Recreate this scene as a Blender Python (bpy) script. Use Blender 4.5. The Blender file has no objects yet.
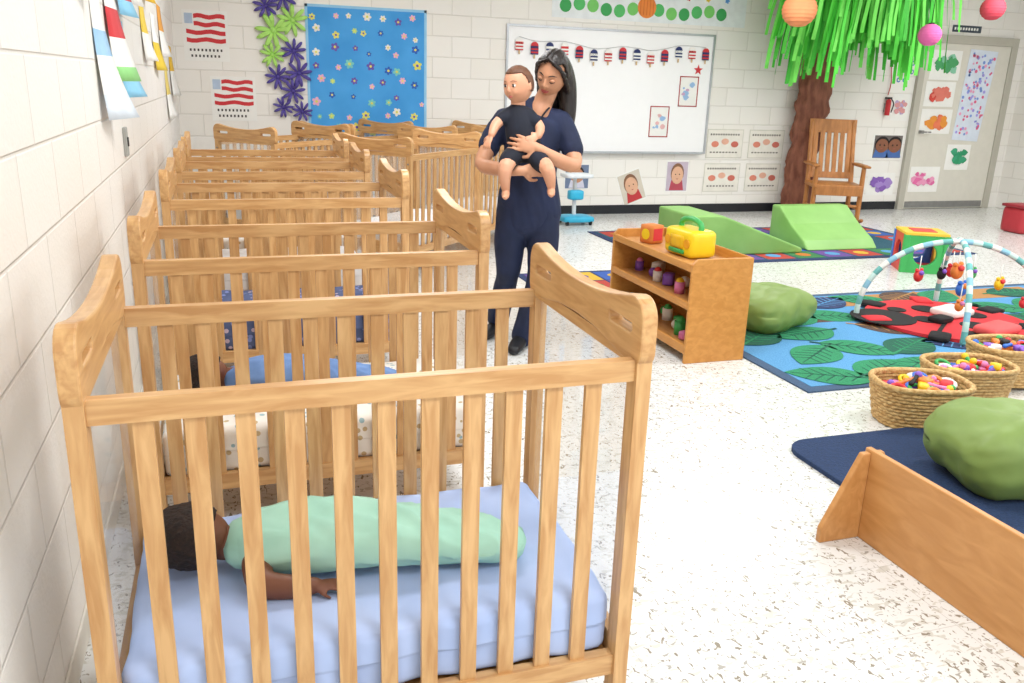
import bpy, bmesh, math, random
from mathutils import Vector, Matrix, Euler, noise
random.seed(7)
V=Vector
S=bpy.context.scene
COL=bpy.context.collection
# ------------------------------------------------------------------ materials
def hexc(h):
    h=h.lstrip('#'); r=[int(h[i:i+2],16)/255 for i in (0,2,4)]
    return tuple((c/12.92 if c<=.04045 else ((c+.055)/1.055)**2.4) for c in r)+(1,)
MATS={}
def mat(name,col,rough=.5,var=.12,scale=12,stretch=(1,1,1),bump=0,col2=None,metal=0,emit=0,spec=.5,distort=0):
    if name in MATS: return MATS[name]
    m=bpy.data.materials.new(name); m.use_nodes=True
    nt=m.node_tree; b=nt.nodes['Principled BSDF']
    c=hexc(col) if isinstance(col,str) else col
    c2=hexc(col2) if col2 else tuple(x*(1-var) for x in c[:3])+(1,)
    tc=nt.nodes.new('ShaderNodeTexCoord'); mp=nt.nodes.new('ShaderNodeMapping'); mp.inputs['Scale'].default_value=stretch
    nz=nt.nodes.new('ShaderNodeTexNoise'); nz.inputs['Scale'].default_value=scale; nz.inputs['Detail'].default_value=4; nz.inputs['Distortion'].default_value=distort
    rp=nt.nodes.new('ShaderNodeValToRGB'); rp.color_ramp.elements[0].position=.35; rp.color_ramp.elements[1].position=.65
    rp.color_ramp.elements[0].color=c2; rp.color_ramp.elements[1].color=c
    L=nt.links.new
    L(tc.outputs['Object'],mp.inputs[0]); L(mp.outputs[0],nz.inputs['Vector']); L(nz.outputs['Fac'],rp.inputs[0]); L(rp.outputs[0],b.inputs['Base Color'])
    b.inputs['Roughness'].default_value=rough; b.inputs['Metallic'].default_value=metal; b.inputs['Specular IOR Level'].default_value=spec
    if emit: 
        L(rp.outputs[0],b.inputs['Emission Color']); b.inputs['Emission Strength'].default_value=emit
    if bump:
        bp=nt.nodes.new('ShaderNodeBump'); bp.inputs['Strength'].default_value=bump; bp.inputs['Distance'].default_value=.01
        L(nz.outputs['Fac'],bp.inputs['Height']); L(bp.outputs[0],b.inputs['Normal'])
    MATS[name]=m; return m
def block_mat(name,ax):
    m=bpy.data.materials.new(name); m.use_nodes=True; nt=m.node_tree; b=nt.nodes['Principled BSDF']; L=nt.links.new
    tc=nt.nodes.new('ShaderNodeTexCoord'); sp=nt.nodes.new('ShaderNodeSeparateXYZ'); cb=nt.nodes.new('ShaderNodeCombineXYZ')
    L(tc.outputs['Object'],sp.inputs[0]); L(sp.outputs[ax],cb.inputs[0]); L(sp.outputs[2],cb.inputs[1])
    br=nt.nodes.new('ShaderNodeTexBrick'); L(cb.outputs[0],br.inputs['Vector'])
    br.inputs['Scale'].default_value=1; br.inputs['Brick Width'].default_value=.406; br.inputs['Row Height'].default_value=.203
    br.inputs['Mortar Size'].default_value=.006; br.inputs['Mortar Smooth'].default_value=.7
    br.inputs['Color1'].default_value=hexc('#f3f0ea'); br.inputs['Color2'].default_value=hexc('#f0ece4'); br.inputs['Mortar'].default_value=hexc('#e4e0d8')
    L(br.outputs['Color'],b.inputs['Base Color']); b.inputs['Roughness'].default_value=.42
    nz=nt.nodes.new('ShaderNodeTexNoise'); nz.inputs['Scale'].default_value=70; L(tc.outputs['Object'],nz.inputs['Vector'])
    m2=nt.nodes.new('ShaderNodeMath'); m2.operation='MULTIPLY_ADD'; L(nz.outputs['Fac'],m2.inputs[0]); m2.inputs[1].default_value=.35
    m3=nt.nodes.new('ShaderNodeMath'); m3.operation='MULTIPLY'; L(br.outputs['Fac'],m3.inputs[0]); m3.inputs[1].default_value=-.8
    L(m3.outputs[0],m2.inputs[2])
    bp=nt.nodes.new('ShaderNodeBump'); bp.inputs['Strength'].default_value=.6; bp.inputs['Distance'].default_value=.007
    L(m2.outputs[0],bp.inputs['Height']); L(bp.outputs[0],b.inputs['Normal'])
    return m
def floor_mat():
    m=bpy.data.materials.new('vinyl_tile'); m.use_nodes=True; nt=m.node_tree; b=nt.nodes['Principled BSDF']; L=nt.links.new
    tc=nt.nodes.new('ShaderNodeTexCoord')
    def chips(scale,lo,hi,st,dist):
        mp=nt.nodes.new('ShaderNodeMapping'); mp.inputs['Scale'].default_value=st; mp.inputs['Rotation'].default_value=(0,0,.6*scale)
        L(tc.outputs['Object'],mp.inputs[0])
        nz=nt.nodes.new('ShaderNodeTexNoise'); nz.inputs['Scale'].default_value=scale; nz.inputs['Detail'].default_value=1.5; nz.inputs['Distortion'].default_value=dist
        L(mp.outputs[0],nz.inputs['Vector'])
        r=nt.nodes.new('ShaderNodeValToRGB'); r.color_ramp.elements[0].position=lo; r.color_ramp.elements[1].position=hi
        L(nz.outputs['Fac'],r.inputs[0]); return r.outputs[0]
    def mix(f,a,c2):
        x=nt.nodes.new('ShaderNodeMix'); x.data_type='RGBA'; L(f,x.inputs['Factor'])
        if isinstance(a,tuple): x.inputs['A'].default_value=a
        else: L(a,x.inputs['A'])
        x.inputs['B'].default_value=c2; return x.outputs['Result']
    o=mix(chips(26,.58,.64,(1,1.8,1),.8),hexc('#e4e5e3'),hexc('#cfcec6'))
    o=mix(chips(34,.64,.665,(1.7,1,1),1.2),o,hexc('#8f8676'))
    o=mix(chips(42,.65,.68,(1,1.5,1),.8),o,hexc('#aaa79f'))
    br=nt.nodes.new('ShaderNodeTexBrick'); br.offset=0; L(tc.outputs['Object'],br.inputs['Vector']); br.inputs['Scale'].default_value=1
    br.inputs['Brick Width'].default_value=.305; br.inputs['Row Height'].default_value=.305; br.inputs['Mortar Size'].default_value=.0014; br.inputs['Mortar Smooth'].default_value=.3
    ff=nt.nodes.new('ShaderNodeMath'); ff.operation='MULTIPLY'; L(br.outputs['Fac'],ff.inputs[0]); ff.inputs[1].default_value=.45
    o=mix(ff.outputs[0],o,hexc('#a09e98'))
    L(o,b.inputs['Base Color']); b.inputs['Roughness'].default_value=.2; b.inputs['Specular IOR Level'].default_value=.5
    nz=nt.nodes.new('ShaderNodeTexNoise'); nz.inputs['Scale'].default_value=3; L(tc.outputs['Object'],nz.inputs['Vector'])
    bp=nt.nodes.new('ShaderNodeBump'); bp.inputs['Strength'].default_value=.15; bp.inputs['Distance'].default_value=.01; L(nz.outputs['Fac'],bp.inputs['Height']); L(bp.outputs[0],b.inputs['Normal'])
    return m
def acrylic():
    m=bpy.data.materials.new('clear_acrylic'); m.use_nodes=True; nt=m.node_tree; nt.nodes.clear(); L=nt.links.new
    o=nt.nodes.new('ShaderNodeOutputMaterial'); t=nt.nodes.new('ShaderNodeBsdfTransparent'); t.inputs[0].default_value=(.97,.98,.98,1)
    g=nt.nodes.new('ShaderNodeBsdfGlossy'); g.inputs['Roughness'].default_value=.06
    d=nt.nodes.new('ShaderNodeBsdfDiffuse'); d.inputs[0].default_value=(.95,.96,.97,1)  # white diffuse, noise-blotched below: paints a milky reflection into the clear panels
    tc=nt.nodes.new('ShaderNodeTexCoord'); nz=nt.nodes.new('ShaderNodeTexNoise'); nz.inputs['Scale'].default_value=4; nz.inputs['Distortion'].default_value=1.5; L(tc.outputs['Object'],nz.inputs['Vector'])
    mm=nt.nodes.new('ShaderNodeMath'); mm.operation='MULTIPLY'; L(nz.outputs['Fac'],mm.inputs[0]); mm.inputs[1].default_value=.34
    x1=nt.nodes.new('ShaderNodeMixShader'); x2=nt.nodes.new('ShaderNodeMixShader')
    L(mm.outputs[0],x1.inputs[0]); L(t.outputs[0],x1.inputs[1]); L(d.outputs[0],x1.inputs[2])
    x2.inputs[0].default_value=.22; L(x1.outputs[0],x2.inputs[1]); L(g.outputs[0],x2.inputs[2]); L(x2.outputs[0],o.inputs[0])
    return m
WOOD=dict(rough=.34,col2='#c08f5a',scale=9,bump=.02,distort=.6)
W_v=mat('maple_vertical','#d9ae78',stretch=(6,6,.7),**WOOD)
W_x=mat('maple_long','#d9ae78',stretch=(.7,6,6),**WOOD)
W_y=mat('maple_end','#d7ab74',stretch=(6,.7,6),**WOOD)
PLY=mat('plywood_amber','#d0934a',rough=.4,col2='#c1833c',scale=7,stretch=(3,.8,5),distort=.8)
PLY2=mat('plywood_warm','#cd955a',rough=.42,col2='#be8549',scale=7,stretch=(5,.8,3),distort=.8)
ACR=acrylic()
STEEL=mat('brushed_metal','#9c9c9c',rough=.3,metal=.9)
BLACK=mat('black_rubber','#17181a',rough=.6)
WHITE=mat('white_paper','#f5f4ef',rough=.7,var=.03)
def plain(h,rough=.7,**k): return mat('tint_'+h.strip('#')+str(rough)+''.join(sorted(k)),h,rough=rough,var=.08,**k)
# ------------------------------------------------------------------ mesh builder
def frame_from(t,hint):
    a=hint-t*hint.dot(t)
    if a.length<1e-4: a=V((0,1,0))-t*t.y
    if a.length<1e-4: a=V((1,0,0))-t*t.x
    a.normalize(); return a,t.cross(a)
class MB:
    def __init__(s): s.bm=bmesh.new(); s.m=[]
    def mi(s,m):
        if m not in s.m: s.m.append(m)
        return s.m.index(m)
    def box(s,c,size,m,rot=None):
        c=V(c); M=(rot.to_matrix() if isinstance(rot,Euler) else (Matrix.Rotation(rot,3,'Z') if rot else Matrix.Identity(3)))
        vs=[s.bm.verts.new(c+M@V((x*size[0]/2,y*size[1]/2,z*size[2]/2))) for x in(-1,1) for y in(-1,1) for z in(-1,1)]
        k=s.mi(m)
        for f in((0,1,3,2),(4,6,7,5),(0,4,5,1),(2,3,7,6),(0,2,6,4),(1,5,7,3)):
            s.bm.faces.new([vs[i] for i in f]).material_index=k
    def bb(s,x0,x1,y0,y1,z0,z1,m): s.box(((x0+x1)/2,(y0+y1)/2,(z0+z1)/2),(x1-x0,y1-y0,z1-z0),m)
    def prism(s,pts,o,u,v,n,m):
        o,u,v,n=V(o),V(u),V(v),V(n)
        a=[s.bm.verts.new(o+u*p[0]+v*p[1]) for p in pts]; b=[s.bm.verts.new(o+u*p[0]+v*p[1]+n) for p in pts]
        k=s.mi(m); N=len(pts)
        s.bm.faces.new(a[::-1]).material_index=k; s.bm.faces.new(b).material_index=k
        for i in range(N): s.bm.faces.new((a[i],a[(i+1)%N],b[(i+1)%N],b[i])).material_index=k
    def tube(s,pts,rad,m,n=12,hint=(1,0,0),sub=3,cap=True,closed=False,smooth=True,flat=False):
        pts=[V(p) for p in pts]; hint=V(hint)
        if not isinstance(rad,(list,)): rad=[rad]*len(pts)
        rad=[(r,r) if not isinstance(r,tuple) else r for r in rad]
        P=[];R=[]
        N=len(pts)
        if sub>1 and N>2 or closed:
            rng=range(N if closed else N-1)
            for i in rng:
                if closed: q=[pts[(i+j)%N] for j in(-1,0,1,2)]; rr=[rad[(i+j)%N] for j in(-1,0,1,2)]
                else:
                    ids=[max(0,i-1),i,i+1,min(N-1,i+2)]; q=[pts[j] for j in ids]; rr=[rad[j] for j in ids]
                for k in range(sub):
                    t=k/sub
                    cr=lambda a,b,c,d:.5*((2*b)+(c-a)*t+(2*a-5*b+4*c-d)*t*t+(3*b-a-3*c+d)*t**3)
                    P.append(cr(*q)); R.append((max(.0005,cr(*[x[0] for x in rr])),max(.0005,cr(*[x[1] for x in rr]))))
            if not closed: P.append(pts[-1]); R.append(rad[-1])
        else: P=pts;R=rad
        M=len(P); rings=[]; k=s.mi(m)
        T=[]
        for i in range(M):
            if closed: t=P[(i+1)%M]-P[i-1]
            else: t=P[min(M-1,i+1)]-P[max(0,i-1)]
            T.append(t.normalized() if t.length>1e-7 else V((0,0,1)))
        def ring(c,t,ra,rb):
            a,b=frame_from(t,hint)
            return [s.bm.verts.new(c+a*(ra*math.cos(2*math.pi*j/n))+b*(rb*math.sin(2*math.pi*j/n))) for j in range(n)]
        if cap and not closed and not flat:
            for w in(80,50,25):
                w=math.radians(w); rm=min(R[0]); rings.append(ring(P[0]-T[0]*rm*math.sin(w),T[0],R[0][0]*math.cos(w),R[0][1]*math.cos(w)))
        for i in range(M): rings.append(ring(P[i],T[i],*R[i]))
        if cap and not closed and not flat:
            for w in(25,50,80):
                w=math.radians(w); rm=min(R[-1]); rings.append(ring(P[-1]+T[-1]*rm*math.sin(w),T[-1],R[-1][0]*math.cos(w),R[-1][1]*math.cos(w)))
        q=len(rings)
        for i in range(q if closed else q-1):
            A=rings[i];B=rings[(i+1)%q]
            for j in range(n):
                f=s.bm.faces.new((A[j],A[(j+1)%n],B[(j+1)%n],B[j])); f.material_index=k; f.smooth=smooth
        if cap and not closed:
            f=s.bm.faces.new(rings[0][::-1]); f.material_index=k
            f=s.bm.faces.new(rings[-1]); f.material_index=k
    def cyl(s,p0,p1,r,m,n=16): s.tube([p0,p1],[r,r] if not isinstance(r,list) else r,m,n=n,sub=1,flat=True)
    def ell(s,c,r,m,M=None,n=16,fn=None):
        if not isinstance(r,(tuple,list)): r=(r,r,r)
        g=bmesh.ops.create_uvsphere(s.bm,u_segments=n*2 if n>16 else n+4,v_segments=n,radius=1)
        k=s.mi(m); c=V(c)
        for v in g['verts']:
            p=v.co.copy()
            if fn: p=fn(p)
            else: p=V((p.x*r[0],p.y*r[1],p.z*r[2]))
            if M is not None: p=M@p
            v.co=c+p
        for f in {f for v in g['verts'] for f in v.link_faces}: f.material_index=k; f.smooth=True
        return g['verts']
    def add_bm(s,t,M,m,smooth=False):
        if M is not None: t.transform(M)
        k=s.mi(m); t.verts.index_update(); mp=[s.bm.verts.new(v.co) for v in t.verts]
        for f in t.faces:
            g=s.bm.faces.new([mp[v.index] for v in f.verts]); g.material_index=k; g.smooth=smooth
        t.free()
    def add_mesh(s,me,M,m,smooth=False):
        t=bmesh.new(); t.from_mesh(me); s.add_bm(t,M,m,smooth)
    def rbox(s,c,size,r,m,amp=0,freq=6,rot=None,cuts=14,seed=0,fn=None):
        t=bmesh.new(); bmesh.ops.create_cube(t,size=2); bmesh.ops.subdivide_edges(t,edges=t.edges[:],cuts=cuts,use_grid_fill=True)
        h=V(size)/2; Rm=Matrix.Rotation(rot,3,'Z') if isinstance(rot,(int,float)) else (rot or Matrix.Identity(3))
        for v in t.verts:
            p=V((v.co.x*h.x,v.co.y*h.y,v.co.z*h.z)); q=V([max(-(h[i]-r),min(h[i]-r,p[i])) for i in range(3)])
            d=p-q
            if d.length>1e-6: nrm=d.normalized(); p=q+nrm*r
            else: nrm=V((0,0,1 if p.z>0 else -1))
            if amp: p+=nrm*(noise.fractal(p*freq+V((seed,seed*2,0)),.8,2,3)*amp)
            if fn: p=fn(p)
            v.co=V(c)+Rm@p
        s.add_bm(t,None,m,True)
    def mesh(s,name,bevel=0):
        me=bpy.data.meshes.new(name); bmesh.ops.recalc_face_normals(s.bm,faces=s.bm.faces[:]); s.bm.to_mesh(me); s.bm.free()
        for m in s.m: me.materials.append(m)
        return me
    def obj(s,name,loc=(0,0,0),rz=0,bevel=0,parent=None):
        o=bpy.data.objects.new(name,s.mesh(name)); COL.objects.link(o); o.location=loc; o.rotation_euler=(0,0,rz)
        if bevel:
            b=o.modifiers.new('bevel','BEVEL'); b.width=bevel; b.segments=2; b.limit_method='ANGLE'; b.angle_limit=math.radians(40)
        if parent: o.parent=parent
        return o
    def fused(s,name,m,voxel=.008,smooth=6,parent=None):
        o=s.obj(name+'_tmp'); r=o.modifiers.new('r','REMESH'); r.mode='VOXEL'; r.voxel_size=voxel
        sm=o.modifiers.new('s','SMOOTH'); sm.iterations=smooth; sm.factor=.5
        dg=bpy.context.evaluated_depsgraph_get(); dg.update(); me=bpy.data.meshes.new_from_object(o.evaluated_get(dg))
        bpy.data.objects.remove(o); me.name=name; me.materials.clear(); me.materials.append(m)
        for p in me.polygons: p.use_smooth=True; p.material_index=0
        o=bpy.data.objects.new(name,me); COL.objects.link(o)
        if parent: o.parent=parent
        return o
def ruffle(o,fn):
    me=o.data; N=[v.normal.copy() for v in me.vertices]; C=[v.co.copy() for v in me.vertices]
    flat=[]
    for c,n in zip(C,N): flat+=list(c+n*fn(c))
    me.vertices.foreach_set('co',flat); me.update()
def holed(outer,holes,thick,bev=.004):
    cu=bpy.data.curves.new('c','CURVE'); cu.dimensions='2D'; cu.fill_mode='BOTH'; cu.extrude=thick/2-bev; cu.bevel_depth=bev; cu.bevel_resolution=1
    for pl in [outer]+holes:
        sp=cu.splines.new('POLY'); sp.points.add(len(pl)-1)
        for i,p in enumerate(pl): sp.points[i].co=(p[0],p[1],0,1)
        sp.use_cyclic_u=True
    o=bpy.data.objects.new('c',cu); COL.objects.link(o); dg=bpy.context.evaluated_depsgraph_get(); dg.update()
    me=bpy.data.meshes.new_from_object(o.evaluated_get(dg)); bpy.data.objects.remove(o); return me
def empty(name,loc=(0,0,0),rz=0,sc=1):
    e=bpy.data.objects.new(name,None); COL.objects.link(e); e.location=loc; e.rotation_euler=(0,0,rz); e.scale=(sc,)*3; e.empty_display_size=.1; return e
def circ(r,n=20,cx=0,cy=0,ry=None): return [(cx+r*math.cos(2*math.pi*i/n),cy+(ry or r)*math.sin(2*math.pi*i/n)) for i in range(n)]
# ------------------------------------------------------------------ figures (built first: remeshing is cheaper in a small scene)
SKIN=mat('skin_light','#cf9877',rough=.5,col2='#c48b69',scale=6)
SKINB=mat('skin_baby','#dba384',rough=.5,col2='#d29675',scale=6)
SKIND=mat('skin_brown','#7a4a33',rough=.5,col2='#6b3e2a',scale=6)
HAIRK=mat('hair_black','#120d0c',rough=.35,col2='#231815',scale=30,stretch=(5,5,.6),bump=.3)
HAIRC=mat('hair_dark_curly','#1d1310',rough=.8,col2='#33221a',scale=90,bump=1)
HAIRB=mat('hair_brown_fine','#6b4630',rough=.6,col2='#573724',scale=40,bump=.3)
NAVY=mat('scrub_navy','#1b2749',rough=.8,col2='#151f3b',scale=7,bump=.15)
NAVY2=mat('romper_navy','#151b2c',rough=.85,col2='#10141f',scale=9)
EYEW=mat('eye_white','#f2efe8',rough=.2,var=.02); IRIS=mat('iris_brown','#22140d',rough=.15); LIP=mat('lips','#b4564f',rough=.4); LIPB=mat('lips_baby','#c0685c',rough=.4)
def hand(b,Wp,d,n,m,s=1.0,curl=.5,thumb=1):
    Wp=V(Wp); d=V(d).normalized(); n=V(n); n=(n-d*n.dot(d)).normalized(); sd=d.cross(n)*thumb
    b.tube([Wp-d*.02*s,Wp+d*.015*s,Wp+d*.05*s,Wp+d*.085*s],[(.022*s,.017*s),(.027*s,.016*s),(.037*s,.014*s),(.036*s,.011*s)],m,hint=sd,n=14)
    for off,L in((-.030,.058),(-.010,.072),(.010,.078),(.030,.07)):
        p=Wp+d*.08*s+sd*off*s; pts=[p]; a=curl*.4
        for fr in(.42,.33,.25):
            dd=d*math.cos(a)-n*math.sin(a)+sd*(off*4); pts.append(pts[-1]+dd*L*fr*s); a+=curl
        b.tube(pts,[.0088*s,.0084*s,.0076*s,.006*s],m,n=10,sub=2)
    p=Wp+d*.02*s+sd*.024*s
    b.tube([p,p+(d*.5+sd*.75-n*.2).normalized()*.035*s,p+(d*.85+sd*.62-n*.4).normalized()*.066*s],[.013*s,.0105*s,.0075*s],m,n=10,sub=2)
def head(parent,c,R,s,skin,hair,lip,style='long',eyes='open',fat=1.0):
    c=V(c); W,D,Hh=.071*s*fat,.088*s,.112*s*(1 if fat==1 else .92)
    def jaw(z): return 1-.30*max(0,-z)**1.7 if fat==1 else 1-.06*max(0,-z)**2
    def fn(p):
        q=V((p.x*W*jaw(p.z),p.y*D*(1.0 if p.y<0 else 1.06),p.z*Hh))
        if p.y<-.2: 
            for sx in(-1,1):
                g=math.exp(-((p.x-sx*.4)**2+(p.z-.04)**2)/.035); q.y+=.007*s*g
                g=math.exp(-((p.x-sx*.5)**2+(p.z+.35)**2)/.06); q.y-=(.005 if fat==1 else .009)*s*g
            g=math.exp(-(p.x**2/.10+(p.z+.88)**2/.03)); q.y-=(.014 if fat==1 else .006)*s*g
            g=math.exp(-(p.x**2/.12+(p.z+.5)**2/.03)); q.y-=.006*s*g
            g=math.exp(-(p.x**2/.5+(p.z-.24)**2/.01)); q.y-=.003*s*g*(fat==1)
        return q
    def surf(x,z):
        zz=z/Hh; xx=x/(W*jaw(zz)); return -D*math.sqrt(max(.02,1-xx*xx-zz*zz))
    T=lambda x,y,z:c+R@V((x,y,z))
    b=MB(); b.ell(c,1,skin,M=R,n=32,fn=fn)
    k=1 if fat==1 else .72
    b.tube([T(0,surf(0,.02*s)+.006*s,.02*s*k),T(0,surf(0,0)-.004*s*k,.0),T(0,surf(0,-.022*s)-.011*s*k,-.020*s),T(0,surf(0,-.03*s)-.006*s*k,-.029*s)],[.005*s,.0065*s*k,.011*s*k,.008*s*k],skin,n=12,hint=R@V((1,0,0)))
    for sx in(-1,1):
        b.ell(T(sx*.0095*s*k,surf(0,-.026*s)-.003*s*k,-.026*s),(.0065*s*k,.007*s*k,.0055*s*k),skin,M=R,n=10)
        b.ell(T(sx*W*.97,.010*s,-.008*s),(.008*s,.017*s,.028*s),skin,M=R@Matrix.Rotation(sx*.35,3,'Z'),n=12)
    b.fused('head',skin,.0038,3,parent)
    b=MB()
    for sx in(-1,1):
        x=sx*.029*s; y=surf(x,.004*s)+.006*s; e=1 if fat==1 else 1.12
        if eyes=='open':
            b.ell(T(x,y,.004*s),(.0135*s*e,.0075*s,.0085*s*e),EYEW,M=R,n=12); b.ell(T(x,y-.0055*s,.004*s),(.0075*s,.0035*s,.008*s),IRIS,M=R,n=10)
            b.tube([T(x-.014*s,y-.001*s,.006*s),T(x,y-.0065*s,.0135*s),T(x+.014*s,y-.001*s,.006*s)],.0016*s,hair,n=6,sub=4)
        else:
            b.ell(T(x,y,.004*s),(.0145*s,.0085*s,.0095*s),skin,M=R,n=12)
            b.tube([T(x-.0145*s,y-.001*s,.001*s),T(x,y-.0085*s,-.004*s),T(x+.0145*s,y-.001*s,.001*s)],.0019*s,HAIRK,n=6,sub=4)
        zb=.026*s; f=.0015*s; xa=x-sx*.015*s; xb=x+sx*.019*s
        b.tube([T(xa,surf(xa,zb)-f,zb),T(x,surf(x,zb+.004*s)-f,zb+.005*s),T(xb,surf(xb,zb)-f+.001,zb-.001*s)],[.0018*s,.0028*s,.001*s] if fat==1 else [.0008*s,.0013*s,.0006*s],hair,n=6,sub=4)
    zm=-.054*s; w=.023*s if fat==1 else .015*s; fy=surf(0,zm)-.005*s
    up=.004*s if fat==1 else 0
    for dz,r in((.0035,.0036),(-.0035,.0045)):
        b.tube([T(-w,surf(w,zm)-.002*s,zm+up),T(-w*.45,fy,zm+dz*s),T(w*.45,fy,zm+dz*s),T(w,surf(w,zm)-.002*s,zm+up)],[.0012*s,r*s,r*s,.0012*s],lip,n=8,sub=4)
    b.obj('face_features',parent=parent)
    b=MB(); th={'long':.012,'short':.005,'curly':.014}[style]*s
    vs=b.ell((0,0,0),1,hair,n=40,fn=lambda p:p)
    kill=[]
    for v in vs:
        p=v.co.copy()
        hl={'long':.62,'short':.64,'curly':.5}[style]; low={'long':-.8,'short':-.45,'curly':-.6}[style]
        f=max(0,min(1,((-p.y)+.2)/(.6 if style!='long' else .5))); f=f*f*(3-2*f); lim=low+(hl-low)*f
        if style=='long': lim+=.12*math.exp(-(p.x/.15)**2)*(f)
        if p.z<lim: kill.append(v)
        q=V((p.x*(W+th),p.y*((D+th*.8) if p.y<0 else (D*1.06+th*1.6)),p.z*(Hh+th)))
        if style=='curly': q*=1+.05*noise.noise(p*9)
        if style=='long': 
            q*=1+.02*noise.noise(V((p.x*10,p.y*3,p.z*2)))
            q.z-=.006*s*math.exp(-(p.x/.06)**2)
        if style=='short': q*=1+.015*noise.noise(p*7)
        v.co=c+R@q
    bmesh.ops.delete(b.bm,geom=kill,context='VERTS')
    o=b.obj('hair_cap',parent=parent); sm=o.modifiers.new('solid','SOLIDIFY'); sm.thickness=th*1.3; sm.offset=-1
    return T
def rot(yaw,pitch,roll): return Matrix.Rotation(math.radians(yaw),3,'Z')@Matrix.Rotation(math.radians(pitch),3,'X')@Matrix.Rotation(math.radians(roll),3,'Y')
# ---- woman
WX,WY,WR=1.47,4.22,math.radians(-19)
w=empty('woman',(WX,WY,0),WR)
b=MB()
b.tube([(.01,.03,.735),(.01,.03,.80),(.015,.02,.95),(.02,.01,1.09),(.015,.015,1.195),(.025,.02,1.25),(.045,.02,1.28)],[(.176,.122),(.170,.118),(.138,.103),(.148,.113),(.152,.1),(.112,.07),(.068,.05)],NAVY,n=28)
b.tube([(.1,.02,1.222),(.158,.015,1.212),(.2,-.02,1.14),(.222,-.05,1.08)],[.056,.058,.055,.058],NAVY,n=16)
b.tube([(-.06,.02,1.222),(-.13,.015,1.212),(-.175,-.01,1.14),(-.2,-.04,1.085)],[.056,.058,.055,.058],NAVY,n=16)
o=b.fused('scrub_top',NAVY,.008,4,w)
ruffle(o,lambda p: .009*noise.fractal(V((p.x*7,p.y*7,p.z*4+p.x*9)),.8,2,3))
b=MB()
b.tube([(.01,.03,.9),(.01,.03,.8),(.01,.035,.72)],[(.13,.1),(.16,.112),(.165,.118)],NAVY,n=24)
b.tube([(.09,.03,.76),(.095,.02,.62),(.085,-.01,.42),(.045,.01,.22),(.005,.02,.07)],[(.085,.1),(.086,.093),(.07,.073),(.064,.068),(.066,.073)],NAVY,n=18)
b.tube([(-.075,.03,.76),(-.085,.03,.62),(-.085,.06,.42),(-.115,.17,.24),(-.14,.26,.09)],[(.083,.1),(.084,.093),(.068,.073),(.062,.066),(.064,.068)],NAVY,n=18)
o=b.fused('trousers',NAVY,.01,5,w)
ruffle(o,lambda p: .008*noise.fractal(V((p.x*8,p.y*8,p.z*5)),.8,2,3))
b=MB(); SHOE=mat('shoe_black','#16171c',rough=.5)
for x,y,a in((0,.0,-.25),(-.14,.25,-.4)):
    d=V((math.sin(a),-math.cos(a),0)); p=V((x,y+.03,0))
    b.tube([p-d*.05+V((0,0,.04)),p+d*.02+V((0,0,.045)),p+d*.1+V((0,0,.035)),p+d*.17+V((0,0,.028))],[(.034,.038),(.038,.044),(.043,.034),(.034,.026)],SHOE,n=16,hint=(1,0,0))
b.obj('shoes',parent=w)
b=MB()
b.tube([(.19,-.0,1.17),(.218,-.05,1.085),(.232,-.115,1.01),(.16,-.2,1.03),(.08,-.262,1.075),(.045,-.278,1.095)],[.044,.042,.038,.036,.027,.023],SKIN,n=16,hint=(0,0,1))
hand(b,(.045,-.278,1.095),(-1,-.02,.25),(0,-1,.15),SKIN,.98,.3,thumb=-1)
b.tube([(-.17,.0,1.17),(-.2,-.05,1.085),(-.232,-.11,1.0),(-.16,-.2,.985),(-.06,-.262,.985),(-.02,-.27,.985)],[.044,.042,.038,.036,.027,.023],SKIN,n=16,hint=(0,0,1))
hand(b,(-.03,-.27,.985),(1,.03,.12),(0,-1,-.2),SKIN,.98,.3,thumb=1)
b.tube([(.04,.0,1.2),(.045,.005,1.25),(.062,.015,1.3),(.085,.01,1.35),(.1,.0,1.4)],[(.05,.06),(.065,.056),(.052,.05),(.048,.048),(.048,.05)],SKIN,n=18)
b.fused('arms_and_neck',SKIN,.0045,2,w)
b=MB(); b.tube([(-.015,-.042,1.278),(.01,-.073,1.245),(.038,-.098,1.195),(.066,-.073,1.245),(.095,-.036,1.278)],.005,NAVY2,n=8,sub=4); b.obj('neck_trim',parent=w)
HC=V((.106,-.02,1.44)); RW=rot(-27,23,15)
T=head(w,HC,RW,1.02,SKIN,HAIRK,LIP,'long','down')
b=MB()
b.tube([(.15,.03,1.49),(.175,.06,1.42),(.188,.06,1.33),(.195,.05,1.24),(.19,.04,1.16),(.185,.04,1.12)],[(.045,.06),(.05,.065),(.05,.05),(.042,.04),(.028,.028),(.01,.01)],HAIRK,n=18)
b.tube([(.1,.06,1.51),(.11,.1,1.42),(.11,.11,1.32),(.1,.115,1.2)],[(.07,.04),(.08,.045),(.075,.04),(.03,.02)],HAIRK,n=18)
for sx in(-1,1):
    b.tube([T(sx*.004,-.068,.108),T(sx*.035,-.072,.088),T(sx*.064,-.05,.055),T(sx*.077,-.018,.0),T(sx*.080,.012,-.05),T(sx*.078,.04,-.1)],[.007,.010,.012,.013,.014,.014],HAIRK,n=12,sub=5)
o=b.fused('long_hair',HAIRK,.005,4,w)
ruffle(o,lambda p: .004*noise.noise(V((p.x*60,p.y*60,p.z*5))))
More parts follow.
